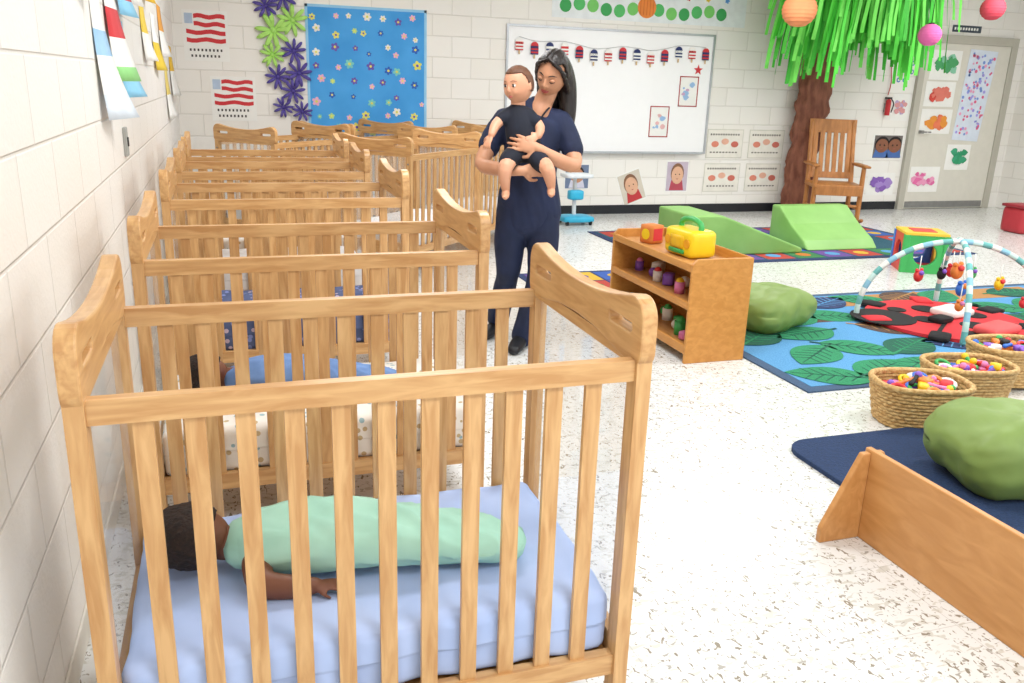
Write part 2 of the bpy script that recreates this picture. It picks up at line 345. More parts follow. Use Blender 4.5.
# ---- held baby
hb=empty('baby',(WX,WY,0),WR)
b=MB()
b.tube([(-.015,-.2,1.085),(-.03,-.205,1.14),(-.05,-.2,1.21),(-.06,-.195,1.265),(-.06,-.19,1.295)],[(.078,.07),(.083,.074),(.074,.066),(.056,.048),(.03,.03)],NAVY2,n=20)
b.tube([(-.1,-.2,1.25),(-.135,-.225,1.225)],[.034,.033],NAVY2,n=12,sub=1); b.tube([(-.01,-.2,1.25),(.025,-.225,1.215)],[.034,.033],NAVY2,n=12,sub=1)
b.tube([(-.05,-.22,1.075),(-.095,-.28,1.035),(-.1,-.29,1.02)],[.052,.048,.044],NAVY2,n=12,sub=2); b.tube([(.02,-.22,1.075),(.055,-.28,1.035),(.07,-.30,1.02)],[.052,.048,.044],NAVY2,n=12,sub=2)
b.fused('romper',NAVY2,.006,4,hb)
b=MB()
b.tube([(-.125,-.215,1.235),(-.165,-.25,1.195),(-.18,-.285,1.155)],[.027,.025,.018],SKINB,n=12); hand(b,(-.182,-.287,1.15),(-.35,-.4,-.75),(-.5,-.8,.3),SKINB,.52,.5)
b.tube([(.02,-.215,1.225),(.05,-.24,1.19),(.045,-.26,1.155)],[.027,.025,.018],SKINB,n=12); hand(b,(.043,-.262,1.152),(-.7,-.4,-.3),(0,-1,.2),SKINB,.52,.5)
for p in([(-.085,-.275,1.035),(-.108,-.315,1.005),(-.112,-.315,.95),(-.105,-.30,.895)],[(.055,-.275,1.035),(.088,-.325,1.01),(.105,-.325,.965),(.115,-.31,.915)]):
    b.tube(p,[.039,.037,.03,.020],SKINB,n=14); e=V(p[-1]); b.tube([e+V((0,.015,-.012)),e+V((.0,-.015,-.022)),e+V((0,-.045,-.03))],[.019,.02,.014],SKINB,n=12)
    for k in range(5): t=e+V((-.014+.007*k,-.055+abs(k-1)*.002,-.028)); b.ell(t,(.0045,.006,.005),SKINB,n=8)
b.tube([(-.06,-.19,1.27),(-.06,-.195,1.35)],[.036,.036],SKINB,n=12,sub=1)
b.fused('limbs',SKINB,.004,2,hb)
head(hb,(-.062,-.205,1.385),rot(-38,8,-3),.84,SKINB,HAIRB,LIPB,'short','open',fat=1.13)
# ---- sleeping babies
def sleeper(x,y,z,cloth,seed,sc=1.0):
    e=empty('sleeping_baby',(x,y,z),math.radians(-9)); e.scale=(sc,)*3
    b=MB()
    pts=[(.0,0,.058),(.05,.0,.066),(.14,.0,.074),(.26,.0,.074),(.38,-.005,.066),(.5,-.01,.054),(.58,-.015,.046),(.635,-.02,.040)]
    b.tube(pts,[(.07,.048),(.105,.064),(.112,.073),(.108,.072),(.1,.064),(.09,.052),(.085,.045),(.07,.036)],cloth,n=64,hint=(0,1,0),sub=14)
    for v in b.bm.verts:
        c=v.co; d=noise.fractal(V((c.x*6+seed+c.y*5,c.y*14,c.z*14)),.8,2,3)
        fo=abs(math.sin((c.x*.9+c.y*1.3)*30+3*noise.noise(c*5+V((seed,0,0)))))**.6*max(0,min(1,(c.x-.08)*5))
        v.co+=V((0,.4,1))*(d*.010)+V((0,0,-1))*fo*.009*(1 if c.z>.05 else 0)
        v.co.z=max(v.co.z,.002)
    b.obj('sleep_sack',parent=e)
    b=MB()
    b.tube([(.04,-.085,.05),(.06,-.135,.03),(.13,-.15,.026),(.17,-.145,.024)],[.034,.032,.026,.019],SKIND,n=14,hint=(0,0,1))
    hand(b,(.17,-.145,.024),(1,.1,-.05),(0,-.2,1),SKIND,.5,.6)
    b.tube([(-.05,0,.06),(.03,0,.06)],[.04,.045],SKIND,n=14,sub=1,hint=(0,0,1))
    b.fused('arm_and_neck',SKIND,.0045,2,e)
    zz=V((-1,0,.05)).normalized(); yy=V((0,-.93,.36)); yy=(yy-zz*yy.dot(zz)).normalized(); xx=yy.cross(zz)
    R=Matrix((xx,yy,zz)).transposed()
    head(e,(-.115,.0,.082),R,.84,SKIND,HAIRC,LIP,'curly','down',fat=1.1)
MINT=mat('cotton_mint','#b3e2cf',rough=.9,col2='#a5d7c4',scale=8,bump=.1); BLU=mat('cotton_blue','#7597cc',rough=.9,col2='#6687bb',scale=14,bump=.1)
sleeper(-.02,1.74,.359,MINT,1,.93); sleeper(-.02,2.86,.359,BLU,5,.85)
# ------------------------------------------------------------------ room
XL,XR,YB,YF,ZC=-.42,9.78,8.9,-2.2,2.75
b=MB(); b.bb(XL-.1,XR+.1,YF,YB+.1,-.1,0,floor_mat()); b.obj('floor')
b=MB(); b.bb(XL-.1,XL,YF,YB+.1,0,ZC,block_mat('painted_block_left',1)); b.obj('wall_left')
b=MB(); b.bb(XL,XR,YB,YB+.1,0,ZC,block_mat('painted_block_back',0)); b.obj('wall_back')
b=MB(); b.bb(XR,XR+.1,YF,YB+.1,0,ZC,block_mat('painted_block_right',1)); b.obj('wall_right')
b=MB(); b.bb(XL-.1,XR+.1,YF,YB+.1,ZC,ZC+.1,mat('ceiling_tile','#f6f5f0',rough=.9,var=.05,scale=60)); b.obj('ceiling')
BASE=mat('vinyl_baseboard','#14161f',rough=.4)
b=MB(); b.bb(XL,8.1,YB-.012,YB,0,.10,BASE); b.obj('baseboard_back',bevel=.003)
b=MB(); b.bb(XL,XL+.008,YF,YB-.012,0,.08,mat('baseboard_cream','#e9e5da',rough=.5)); b.obj('baseboard_left',bevel=.003)
LITE=mat('fluorescent_diffuser','#fbfdff',rough=.5,var=.01,emit=1.5)
FR=mat('light_frame','#eeeeee',rough=.5)
for i,(x,y) in enumerate([(1.2,.1),(1.2,3.2),(1.2,6.4),(4.3,.1),(4.3,3.2),(4.3,6.4),(7.4,.1),(7.4,3.2),(7.4,6.4)]):
    e=empty('ceiling_light',(x,y,ZC))
    b=MB(); b.bb(-.6,.6,-.3,.3,-.03,-.005,LITE)
    for a in((-.62,-.6,-.32,.32),(.6,.62,-.32,.32),(-.6,.6,-.32,-.3),(-.6,.6,.3,.32)): b.bb(*a,-.045,0,FR)
    b.obj('troffer',parent=e)
    l=bpy.data.lights.new('tube_light','AREA'); l.shape='RECTANGLE'; l.size=1.2; l.size_y=.6; l.energy=42; l.color=(.98,.985,1)
    o=bpy.data.objects.new('tube_light',l); COL.objects.link(o); o.location=(0,0,-.05); o.parent=e
# ------------------------------------------------------------------ crib
RED_=plain('#b04a3a')
def build_crib():
    b=MB(); hx=.5
    prof=[]; 
    def arc(cx,cy,r,a0,a1,n=6): return [(cx+r*math.cos(math.radians(a0+(a1-a0)*i/n)),cy+r*math.sin(math.radians(a0+(a1-a0)*i/n))) for i in range(n+1)]
    prof+=arc(.285,.905,.035,-80,0); prof+=arc(.278,.962,.042,0,100)
    for i in range(1,10):
        y=.25-.05*i; prof.append((y,.972+.026*(abs(y)/.25)**2))
    prof+=arc(-.278,.962,.042,80,180); prof+=arc(-.285,.905,.035,180,260)
    for y,z in((-.2,.885),(-.1,.9),(0,.904),(.1,.9),(.2,.885)): prof.append((y,z))
    slot=lambda c:[(c+.045+.014*math.cos(math.radians(a)),.943+.014*math.sin(math.radians(a))) for a in range(-90,91,30)]+[(c-.045+.014*math.cos(math.radians(a)),.943+.014*math.sin(math.radians(a))) for a in range(90,271,30)]
    cm=holed(prof,[slot(.225),slot(-.225)],.034)
    for sx in(-1,1):
        M=Matrix(((0,0,1,sx*hx),(1,0,0,0),(0,1,0,0),(0,0,0,1)))
        b.add_mesh(cm,M,W_y)
        for sy in(-1,1):
            b.bb(sx*hx-.016,sx*hx+.016,sy*.294-.021,sy*.294+.021,.07,.9,W_v)
            b.cyl((sx*hx,sy*.294,.0+.045),(sx*hx,sy*.294,.075),.008,STEEL)
            b.cyl((sx*hx-.011,sy*.294,.026),(sx*hx+.011,sy*.294,.026),.026,BLACK,20)
            for z in(.2,.26,.82): b.cyl((sx*(hx+.015),sy*.294,z),(sx*(hx+.019),sy*.294,z),.007,STEEL,10)
        b.bb(sx*hx-.014,sx*hx+.014,-.27,.27,.16,.25,W_y)
        b.bb(sx*hx-.014,sx*hx+.014,-.27,.27,.868,.895,W_y)
    for sy in(-1,1):
        y=sy*.294
        b.bb(-hx+.016,hx-.016,y-.013,y+.013,.842,.885,W_x)
        b.bb(-hx+.016,hx-.016,y-.013,y+.013,.165,.215,W_x)
        for i in range(11):
            x=-.483+.966*(i+1)/12; b.bb(x-.0165,x+.0165,y-.006,y+.006,.21,.85,W_v)
    b.bb(-.484,.484,-.278,.278,.185,.2,PLY2)
    b.box((hx+.0165,-.294,.42),(.002,.03,.12),WHITE)
    for k in range(3): b.box((hx+.0178,-.294,.385+.03*k),(.001,.02,.012),RED_)
    f=b.mesh('crib_frame')
    a=MB(); k=a.mi(ACR)
    for sx in(-1,1):
        x=sx*hx; vs=[a.bm.verts.new(V(p)) for p in((x,-.274,.245),(x,.274,.245),(x,.274,.872),(x,-.274,.872))]; a.bm.faces.new(vs)
    return f,a.mesh('crib_panels')
CF,CP=build_crib()
def crib(x,y,sheet,rz=0,seed=0):
    e=empty('crib',(x,y,0),rz)
    o=bpy.data.objects.new('frame',CF); COL.objects.link(o); o.parent=e
    m=o.modifiers.new('bevel','BEVEL'); m.width=.005; m.segments=2; m.limit_method='ANGLE'; m.angle_limit=math.radians(50)
    o=bpy.data.objects.new('end_panels',CP); COL.objects.link(o); o.parent=e
    b=MB()
    def drape(p):
        d=0
        for (cx,cy,sx,sy,f) in((-.3,-.1,1,.4,26),(.3,.12,.5,1,22),(.1,-.2,1,-.6,30),(-.1,.2,.8,.7,34),(.38,-.12,1,.2,28)):
            r=math.hypot(p.x-cx,p.y-cy); d+=.0045*math.sin((p.x*sx+p.y*sy)*f+seed+3*noise.noise(p*4))*math.exp(-r*r/.04)
        if p.z>0: p=V((p.x,p.y,p.z+d))
        else: p=V((p.x,p.y*(.985+.008*math.sin(p.x*50+seed)),p.z))
        return p
    b.rbox((0,0,.281),(.968,.568,.152),.026,sheet,amp=.006,freq=6,cuts=48,seed=seed,fn=drape); b.obj('mattress',parent=e)
    return e
SH1=mat('sheet_light_blue','#b6c9f1',rough=.85,col2='#aabfea',scale=5,bump=.05)
def spot_sheet(name,base,cols,sc):
    m=bpy.data.materials.new(name); m.use_nodes=True; nt=m.node_tree; b=nt.nodes['Principled BSDF']; L=nt.links.new
    tc=nt.nodes.new('ShaderNodeTexCoord'); v=nt.nodes.new('ShaderNodeTexVoronoi'); v.inputs['Scale'].default_value=sc; L(tc.outputs['Object'],v.inputs['Vector'])
    r=nt.nodes.new('ShaderNodeValToRGB'); r.color_ramp.interpolation='CONSTANT'; r.color_ramp.elements[0].color=(1,1,1,1); r.color_ramp.elements[1].color=(0,0,0,1); r.color_ramp.elements[1].position=.3
    L(v.outputs['Distance'],r.inputs[0])
    r2=nt.nodes.new('ShaderNodeValToRGB'); r2.color_ramp.interpolation='CONSTANT'; r2.color_ramp.elements[0].color=hexc(cols[0]); r2.color_ramp.elements[1].color=hexc(cols[1]); r2.color_ramp.elements[1].position=.5
    L(v.outputs['Color'],r2.inputs[0])
    x=nt.nodes.new('ShaderNodeMix'); x.data_type='RGBA'; x.inputs['A'].default_value=hexc(base); L(r.outputs[0],x.inputs['Factor']); L(r2.outputs[0],x.inputs['B']); L(x.outputs['Result'],b.inputs['Base Color']); b.inputs['Roughness'].default_value=.85
    return m
SH2=spot_sheet('sheet_pattern_cream','#f2efe8',('#c9b48c','#9fc0c9'),34)
SH3=spot_sheet('sheet_navy_floral','#56658f',('#c9b8cc','#8a9ad8'),30)
SHW=mat('sheet_white','#f0f1f4',rough=.85)
CX=.242
crib(CX,1.715,SH1,seed=1); crib(CX,2.83,SH2,seed=2); crib(CX,4.09,SH3,seed=3); crib(CX,5.2,SHW,seed=4); crib(CX,6.1,SH2,seed=9)
for i,(x,y) in enumerate([(.49,7.6),(1.36,6.6),(2.08,7.4),(1.15,8.3),(2.12,8.3)]):
    crib(x,y,SHW,rz=math.radians(45),seed=5+i)
# ------------------------------------------------------------------ wall decor helpers
YW=YB-.001
def rect(b,x0,x1,z0,z1,lay,m): b.bb(min(x0,x1),max(x0,x1),YW-.002*(lay+1),YW-.002*lay,min(z0,z1),max(z0,z1),m)
def shape(b,pts,cx,cz,lay,m,rt=0):
    c,s_=math.cos(rt),math.sin(rt); b.prism([(p[0]*c-p[1]*s_,p[0]*s_+p[1]*c) for p in pts],(cx,YW-.002*lay,cz),(1,0,0),(0,0,1),(0,-.002,0),m)
def flowerp(R,n=5,k=.4): return [(R*(1-k+k*abs(math.cos(n*t/2)))*math.cos(t),R*(1-k+k*abs(math.cos(n*t/2)))*math.sin(t)) for t in [2*math.pi*i/(n*6) for i in range(n*6)]]
RED=plain('#d3363c'); NV=plain('#27356b'); DK=plain('#4a4644')
# stripe posters
for x0,x1,z0,z1 in((-.33,.07,1.5,1.95),(-.12,.29,.96,1.37)):
    b=MB(); rect(b,x0,x1,z0,z1,0,WHITE); h=z1-z0; wd_=x1-x0
    for k in range(4):
        zc=z1-.035-k*h*.155; a0=x0+(.10 if k<2 else .03); a1=x1-.025; n=8
        top=[(a0+(a1-a0)*i/n,.008*math.sin(i*1.2+k)) for i in range(n+1)]
        b.prism(top+[(p[0],p[1]-h*.085) for p in top[::-1]],(0,YW-.002,zc),(1,0,0),(0,0,1),(0,-.002,0),RED)
    rect(b,x0+.02,x0+.09,z1-.12,z1-.03,1,plain('#b9cbe2'))
    for k in range(9): rect(b,x0+.05+k*.034,x0+.066+k*.034,z0+.088,z0+.11,1,DK)
    for k in range(8): rect(b,x0+.06+k*.034,x0+.076+k*.034,z0+.035,z0+.057,1,DK)
    b.obj('flag_craft_poster')
# paper flowers
GRN=plain('#b0e673'); PUR=plain('#574a9c')
def curlflower(x,z,R,m,n=9):
    b=MB()
    for i in range(n):
        a=2*math.pi*i/n+random.random()*.3; d=V((math.cos(a),0,math.sin(a)))
        c=V((x,YW,z)); p=[c+d*.01+V((0,-.012,0)),c+d*R*.5+V((0,-.05,0)),c+d*R*.85+V((0,-.045,0)),c+d*R+V((0,-.02,0))]
        b.tube(p,[(.004,R*.05),(.004,R*.13),(.004,R*.11),(.003,R*.03)],m,n=8,hint=(0,1,0))
    b.ell((x,YW-.02,z),(R*.16,.018,R*.16),m,n=8); b.obj('paper_flower')
for x,z,R,m in((.42,2.02,.12,PUR),(.58,2.1,.13,PUR),(.48,1.8,.17,GRN),(.66,1.9,.15,GRN),(.66,1.62,.12,PUR),(.46,1.58,.12,GRN),(.5,1.38,.12,PUR),(.70,1.42,.13,PUR),(.64,1.25,.12,PUR),(.54,1.1,.1,PUR),(.72,1.06,.1,PUR)): curlflower(x,z,R,m)
# bulletin board
b=MB(); x0,x1,z0,z1=.78,1.97,.78,2.06
rect(b,x0,x1,z0,z1,0,mat('board_blue_paper','#4aa6ea',rough=.7,col2='#3d9ae0',scale=3)); TR=plain('#9ad2f5')
for a in((x0,x0+.025,z0,z1),(x1-.025,x1,z0,z1),(x0,x1,z0,z0+.025),(x0,x1,z1-.025,z1)): rect(b,*a,1,TR)
fc=[plain(c) for c in('#f3f0e4','#6a57b5','#e9e36b','#7fd0c8','#f0b8d0','#2f62c0','#bfe58c')]
for i in range(7):
    for j in range(8):
        cx=x0+.1+i*.165+random.uniform(-.05,.05); cz=z0+.1+j*.155+random.uniform(-.04,.04)
        r=random.uniform(.025,.048); m=random.choice(fc); shape(b,flowerp(r,random.choice((5,6))),cx,cz,1,m,random.random()*3); shape(b,circ(r*.3,8),cx,cz,2,fc[2] if m!=fc[2] else fc[1])
b.obj('bulletin_board')
# whiteboard
b=MB(); x0,x1,z0,z1=2.83,5.24,.70,1.96; WBM=mat('whiteboard_enamel','#fbfbfb',rough=.15,var=.01)
rect(b,x0,x1,z0,z1,1,WBM)
AL=mat('aluminium_trim','#b9bcc0',rough=.35,metal=.6)
for a in((x0-.02,x0,z0-.02,z1+.02),(x1,x1+.02,z0-.02,z1+.02),(x0,x1,z0-.02,z0),(x0,x1,z1,z1+.02)): b.bb(a[0],a[1],YW-.02,YW,a[2],a[3],AL)
b.bb(x0+.05,x1-.05,YW-.07,YW-.02,z0-.02,z0-.008,AL); b.obj('whiteboard')
b=MB(); pts=[]
for k in range(14):
    t=k/13; x=2.95+t*2.2; z=1.86-.07*math.sin(t*math.pi)-.02*math.sin(t*20); pts.append((x,YW-.012,z))
b.tube(pts,.003,plain('#c8c8c8'),n=6)
for k,(x,y,z) in enumerate(pts):
    m=(RED,NV,WHITE)[k%3]; m2=(WHITE,RED,NV)[k%3]; yy=y-.004
    zz=z-.06
    b.bb(x-.042,x+.042,yy-.006,yy,zz-.075,zz+.01,m); b.prism(circ(.042,14),(x,yy,zz+.01),(1,0,0),(0,0,1),(0,-.006,0),m2)
    for j in range(2): b.bb(x-.042,x+.042,yy-.009,yy-.006,zz-.062+j*.032,zz-.046+j*.032,m2)
    b.bb(x-.008,x+.008,yy-.005,yy,zz-.115,zz-.075,plain('#d9b98a'))
b.obj('popsicle_garland')
b=MB(); star=[((.06 if i%2==0 else .025)*math.sin(i*math.pi/5),(.06 if i%2==0 else .025)*math.cos(i*math.pi/5)) for i in range(10)]
shape(b,star,5.08,1.6,3,RED); b.obj('paper_star')
def craft(name,x0,x1,z0,z1,seed,ink,border=None,lay=2):
    random.seed(seed); b=MB(); rect(b,x0,x1,z0,z1,lay,WHITE); w=x1-x0;h=z1-z0
    if border:
        t=.012
        for a in((x0,x0+t,z0,z1),(x1-t,x1,z0,z1),(x0,x1,z0,z0+t),(x0,x1,z1-t,z1)): rect(b,*a,lay+1,border)
    for k in range(18 if not border else 6):
        n=9; r=w*random.uniform(.06,.17); pts=[(r*random.uniform(.6,1.2)*math.cos(2*math.pi*i/n),r*.8*random.uniform(.6,1.2)*math.sin(2*math.pi*i/n)) for i in range(n)]
        shape(b,pts,x0+w*random.uniform(.22,.78),z0+h*random.uniform(.3,.72),lay+1+k*.3,random.choice(ink))
    b.obj(name)
craft('craft_drawing',4.52,4.76,.86,1.2,1,[plain('#9fc2e8'),plain('#e7b7b7')],plain('#b03a3a')); craft('craft_drawing',4.86,5.1,1.2,1.53,2,[plain('#9fc2e8'),plain('#cfa7c7')],plain('#b03a3a'))
# banner
b=MB(); rect(b,3.3,5.62,2.07,2.4,0,plain('#eef3f4'))
for k in range(13):
    x=3.45+k*.155; 
    if k==6: continue
    shape(b,circ(.066,18),x,2.19+.025*math.sin(k*1.3),1+.4*(k%2),(plain('#3fa75a'),plain('#57c06b'),plain('#7bcf6a'))[k%3])
shape(b,circ(.11,20),4.39,2.22,2,plain('#f08c3c'))
for k in range(5): rect(b,4.31+k*.038,4.318+k*.038,2.14,2.3,3,plain('#d9702a'))
for k in range(9): shape(b,flowerp(.03),3.45+k*.24,2.34,1,(RED,plain('#e6c93b'),plain('#5aa0e0'))[k%3])
b.obj('caterpillar_banner')
# 4 craft sheets
for i in range(2):
    for j in range(2):
        x=5.28+i*.56; z=.66-j*.39
        b=MB(); rect(b,x,x+.48,z-.03,z+.3,0,plain('#d6d3c6')); rect(b,x+.01,x+.47,z-.02,z+.29,1,plain('#efebe0'))
        for k in range(3): 
            shape(b,circ(.05,12,ry=.035),x+.11+k*.13,z+.13+.03*(k%2),2+.4*k,(plain('#e08a72'),plain('#e9b39a'),plain('#cf7060'))[k])
        for k in range(12): rect(b,x+.04+k*.033,x+.06+k*.033,z+.23,z+.25,2,plain('#77706a'))
        for k in range(9): rect(b,x+.05+k*.042,x+.075+k*.042,z+.03,z+.045,2,plain('#77706a'))
        b.obj('craft_sheet')
# baby photos
def photo(x,z,w,h,bg,skin,hair,cl,rt=0,two=False):
    b=MB(); P=lambda pts,cx,cz,lay,m: shape(b,pts,x+cx*math.cos(rt)-cz*math.sin(rt),z+cx*math.sin(rt)+cz*math.cos(rt),lay,m,rt)
    P([(-w/2,-h/2),(w/2,-h/2),(w/2,h/2),(-w/2,h/2)],0,0,0,WHITE); P([(-w*.46,-h*.46),(w*.46,-h*.46),(w*.46,h*.46),(-w*.46,h*.46)],0,0,1,bg)
    for k,dx in enumerate((-.2,.22) if two else (0,)):
        q=.8 if two else 1
        P([(-w*.32*q,-h*.44),(w*.32*q,-h*.44),(w*.24*q,-h*.12),(-w*.24*q,-h*.12)],w*dx,0,2,cl)
        P(circ(w*.29*q,18,ry=h*.32),w*dx,h*.10,3,hair); P(circ(w*.26*q,18,ry=h*.28),w*dx,h*.04,4,skin)
        for sx in(-1,1): P(circ(w*.025,6),w*dx+sx*w*.09*q,h*.07,5,IRIS)
        P([(-w*.06*q,0),(0,-h*.025),(w*.06*q,0),(0,h*.005)],w*dx,-h*.07,5,LIP)
    b.obj('baby_photo')
photo(3.68,.42,.3,.28,plain('#6f7f9c'),plain('#c98f6c'),plain('#2a1c15'),plain('#d8d8e8'))
photo(4.36,.30,.3,.37,plain('#d8cfc0'),plain('#e3b292'),plain('#8a6248'),plain('#c4383c'),.35)
photo(4.93,.42,.29,.36,plain('#c7b8c7'),plain('#e3b292'),plain('#8a6248'),plain('#b84a58'))
photo(7.85,.78,.46,.3,plain('#6f6864'),plain('#8d5a41'),plain('#1c1412'),plain('#4a6fb0'),0,True)
craft('finger_painting',7.62,8.04,.18,.46,5,[plain('#8a62b8'),plain('#a98bd0')],lay=0)
# fire extinguisher
b=MB(); b.cyl((7.72,YW-.05,1.16),(7.72,YW-.05,1.33),.03,RED); b.ell((7.72,YW-.05,1.33),(.03,.03,.025),RED,n=8); b.bb(7.7,7.74,YW-.08,YW,1.355,1.375,BLACK); b.tube([(7.74,YW-.06,1.36),(7.79,YW-.06,1.3),(7.77,YW-.06,1.2)],.007,BLACK,n=8); b.bb(7.70,7.74,YW-.03,YW,1.2,1.3,STEEL); b.obj('fire_extinguisher')
b=MB(); b.tube([(7.72,YW-.02,1.4),(7.74,YW-.02,1.55),(7.7,YW-.02,1.75)],.005,plain('#c22222'),n=6); b.obj('hanging_cord')
craft('finger_painting',7.82,8.08,1.1,1.42,6,[plain('#e3a0a0'),plain('#c8b0d8')],lay=0)
# door
DOORM=mat('door_paint','#ddd9cd',rough=.35,var=.04)
dx0,dx1=8.2,9.5
b=MB(); b.bb(dx0,dx1,YB-.035,YB-.005,.01,2.03,DOORM)
b.bb(dx0+.06,dx0+.1,YB-.09,YB-.035,.95,.99,STEEL); b.tube([(dx0+.08,YB-.09,.97),(dx0+.14,YB-.095,.97),(dx0+.2,YB-.09,.97)],.01,STEEL,n=8)
b.bb(dx0+.02,dx1-.02,YB-.04,YB-.035,.02,.1,STEEL); b.obj('door_1',bevel=.003)
FRM=mat('door_frame_paint','#bbb7aa',rough=.35,var=.04)
b=MB(); b.bb(dx0-.09,dx0,YB-.05,YB,0,2.13,FRM); b.bb(dx1,dx1+.1,YB-.05,YB,0,2.13,FRM); b.bb(dx0,dx1,YB-.05,YB,2.03,2.13,FRM); b.obj('trim_1',bevel=.004)
YS=YW; YW=YB-.036
craft('finger_painting',8.28,8.74,1.6,1.95,11,[plain('#4fa86a'),plain('#8fd0b0')],lay=0)
craft('finger_painting',8.26,8.72,1.28,1.58,12,[plain('#d9483c'),plain('#e88070')],lay=0)
craft('finger_painting',8.26,8.74,.95,1.25,13,[plain('#ef9a3c'),plain('#f2805a')],lay=0)
craft('finger_painting',8.24,8.70,.22,.54,14,[plain('#e86fa8'),plain('#f0a0c4')],lay=0)
craft('finger_painting',8.76,9.14,.5,.82,15,[plain('#2f9a6a'),plain('#3aa57a')],lay=0)
b=MB(); b.prism([(0,0),(.42,-.02),(.5,1.08),(.06,1.1)],(8.8,YW,.88),(1,0,0),(0,0,1),(0,-.003,0),plain('#dfe8f6'))
random.seed(3)
for k in range(110):
    zz=random.uniform(.05,1.05); shape(b,circ(random.uniform(.012,.022),8),8.8+zz*.06+random.uniform(.03,.40),.88+zz,2+.3*(k%3),random.choice([plain('#7f9fe0'),plain('#f0a8c8'),plain('#a8a0e8'),plain('#e46a90')]))
b.obj('dotted_window_poster')
YW=YS
b=MB(); rect(b,8.55,9.0,2.17,2.25,0,plain('#3f4a55')); 
for k in range(9): rect(b,8.58+k*.043,8.605+k*.043,2.195,2.225,1,WHITE)
b.obj('door_sign')
b=MB(); random.seed(5); LB=plain('#4a7fc0')
for k,ln in enumerate(('.##','###','##.')):
    for j in range(3):
        if ln[j]=='#': shape(b,circ(.03,8),7.86+j*.09,1.78-k*.1,0,LB); shape(b,circ(.015,8),7.86+j*.09,1.78-k*.1,1,WHITE)
b.obj('wall_lettering')
# left-wall papers: curled sheets with marker strokes, taped at the top edge
def lpaper(y0,y1,z0,z1,cols,curl=.06):
    b=MB(); L=XL+.002; nz_=10; k0=[b.mi(m) for m in cols]; prev=None
    for i in range(nz_+1):
        t=i/nz_; z=z1-(z1-z0)*t; off=.002+curl*t*t
        cur=[b.bm.verts.new(V((L+off*(.25+.75*j/3),y0+(y1-y0)*j/3,z))) for j in range(4)]
        if prev:
            for j in range(3): f=b.bm.faces.new((prev[j],prev[j+1],cur[j+1],cur[j])); f.material_index=k0[min(len(cols)-1,int((i-1)/nz_*len(cols)))]; f.smooth=True
        prev=cur
    o=b.obj('wall_paper_craft'); sm=o.modifiers.new('solid','SOLIDIFY'); sm.thickness=.001; sm.offset=1
SKB=plain('#8fd0f0')
lpaper(3.1,3.28,1.62,2.0,[plain('#e8c83a'),WHITE]); lpaper(3.4,3.68,1.22,1.66,[WHITE,plain('#9fc8e8'),WHITE,plain('#dfeaf4')],.1); lpaper(3.78,4.02,1.35,1.9,[WHITE,RED,WHITE,RED,WHITE,plain('#9be08c')],.09); lpaper(4.1,4.4,1.28,1.6,[SKB,WHITE,SKB],.08); lpaper(4.2,4.45,1.62,1.95,[RED,WHITE,RED,SKB],.07); lpaper(4.7,4.98,1.7,2.05,[plain('#e0c838'),WHITE])
lpaper(5.4,5.7,1.45,1.75,[plain('#f0d048'),WHITE]); lpaper(5.6,5.9,1.78,2.1,[plain('#f2c32a')]); lpaper(6.2,6.55,1.4,1.75,[WHITE,plain('#e8c83a')]); lpaper(6.9,7.25,1.5,1.85,[plain('#f0a848'),WHITE]); lpaper(7.2,7.5,1.05,1.4,[plain('#f0d878'),WHITE]); lpaper(7.9,8.3,1.2,1.6,[plain('#f2c32a'),WHITE])
b=MB(); b.bb(XL,XL+.014,4.02,4.09,1.04,1.16,plain('#a8a8a2')); b.bb(XL+.014,XL+.02,4.045,4.06,1.08,1.12,DK); b.obj('light_switch',bevel=.003)
# ------------------------------------------------------------------ paper tree
BRK=mat('crumpled_brown_paper','#96604a',rough=.8,col2='#744333',scale=9,stretch=(2,2,.6),bump=.6)
b=MB(); tx=6.5; ty=8.74
b.tube([(tx,ty,0),(tx,ty,.4),(tx+.02,ty,.9),(tx+.05,ty,1.4),(tx+.06,ty,1.9),(tx+.05,ty,2.3),(tx+.02,ty,ZC-.03)],[(.2,.13),(.18,.12),(.19,.12),(.21,.12),(.21,.12),(.24,.12),(.3,.12)],BRK,n=48,sub=12,flat=True)
for v in b.bm.verts:
    a=math.atan2(v.co.y-ty,v.co.x-tx); d=.012*math.sin(a*9+v.co.z*3)+.05*noise.fractal(v.co*7,.8,2,3); v.co+=V((math.cos(a),math.sin(a)*.5,0))*d; v.co.y=min(v.co.y,YB-.005)
b.obj('paper_tree_trunk')
random.seed(21)
b=MB(); gs=[plain('#58dc44',.6),plain('#43c238',.6),plain('#7cea5e',.6)]
for k in range(380):
    x=random.uniform(5.5,7.5); y=random.uniform(7.62,8.42)
    zb=random.choice([random.uniform(1.6,2.0),random.uniform(1.85,2.25),random.uniform(1.45,1.75) if (5.7<x<6.25 or 6.85<x<7.15) else 1.95])
    if x>7.2: zb=max(zb,1.6)
    w_=.019; a=random.uniform(-.5,.5); tw=random.uniform(-.8,.8); n=7
    xt=x+(6.5-x)*.15; k_=b.mi(random.choice(gs)); prev=None
    for i in range(n+1):
        t=i/n; z=ZC-.01+(zb-ZC)*t; c0=V((xt+(x-xt)*t+.015*math.sin(t*6+k),y+.015*math.cos(t*5+k),z)); aa=a+tw*t; d=V((math.cos(aa)*w_,math.sin(aa)*w_,0))
        cur=(b.bm.verts.new(c0-d),b.bm.verts.new(c0+d))
        if prev: f=b.bm.faces.new((prev[0],prev[1],cur[1],cur[0])); f.material_index=k_
        prev=cur
b.obj('green_streamer_canopy')
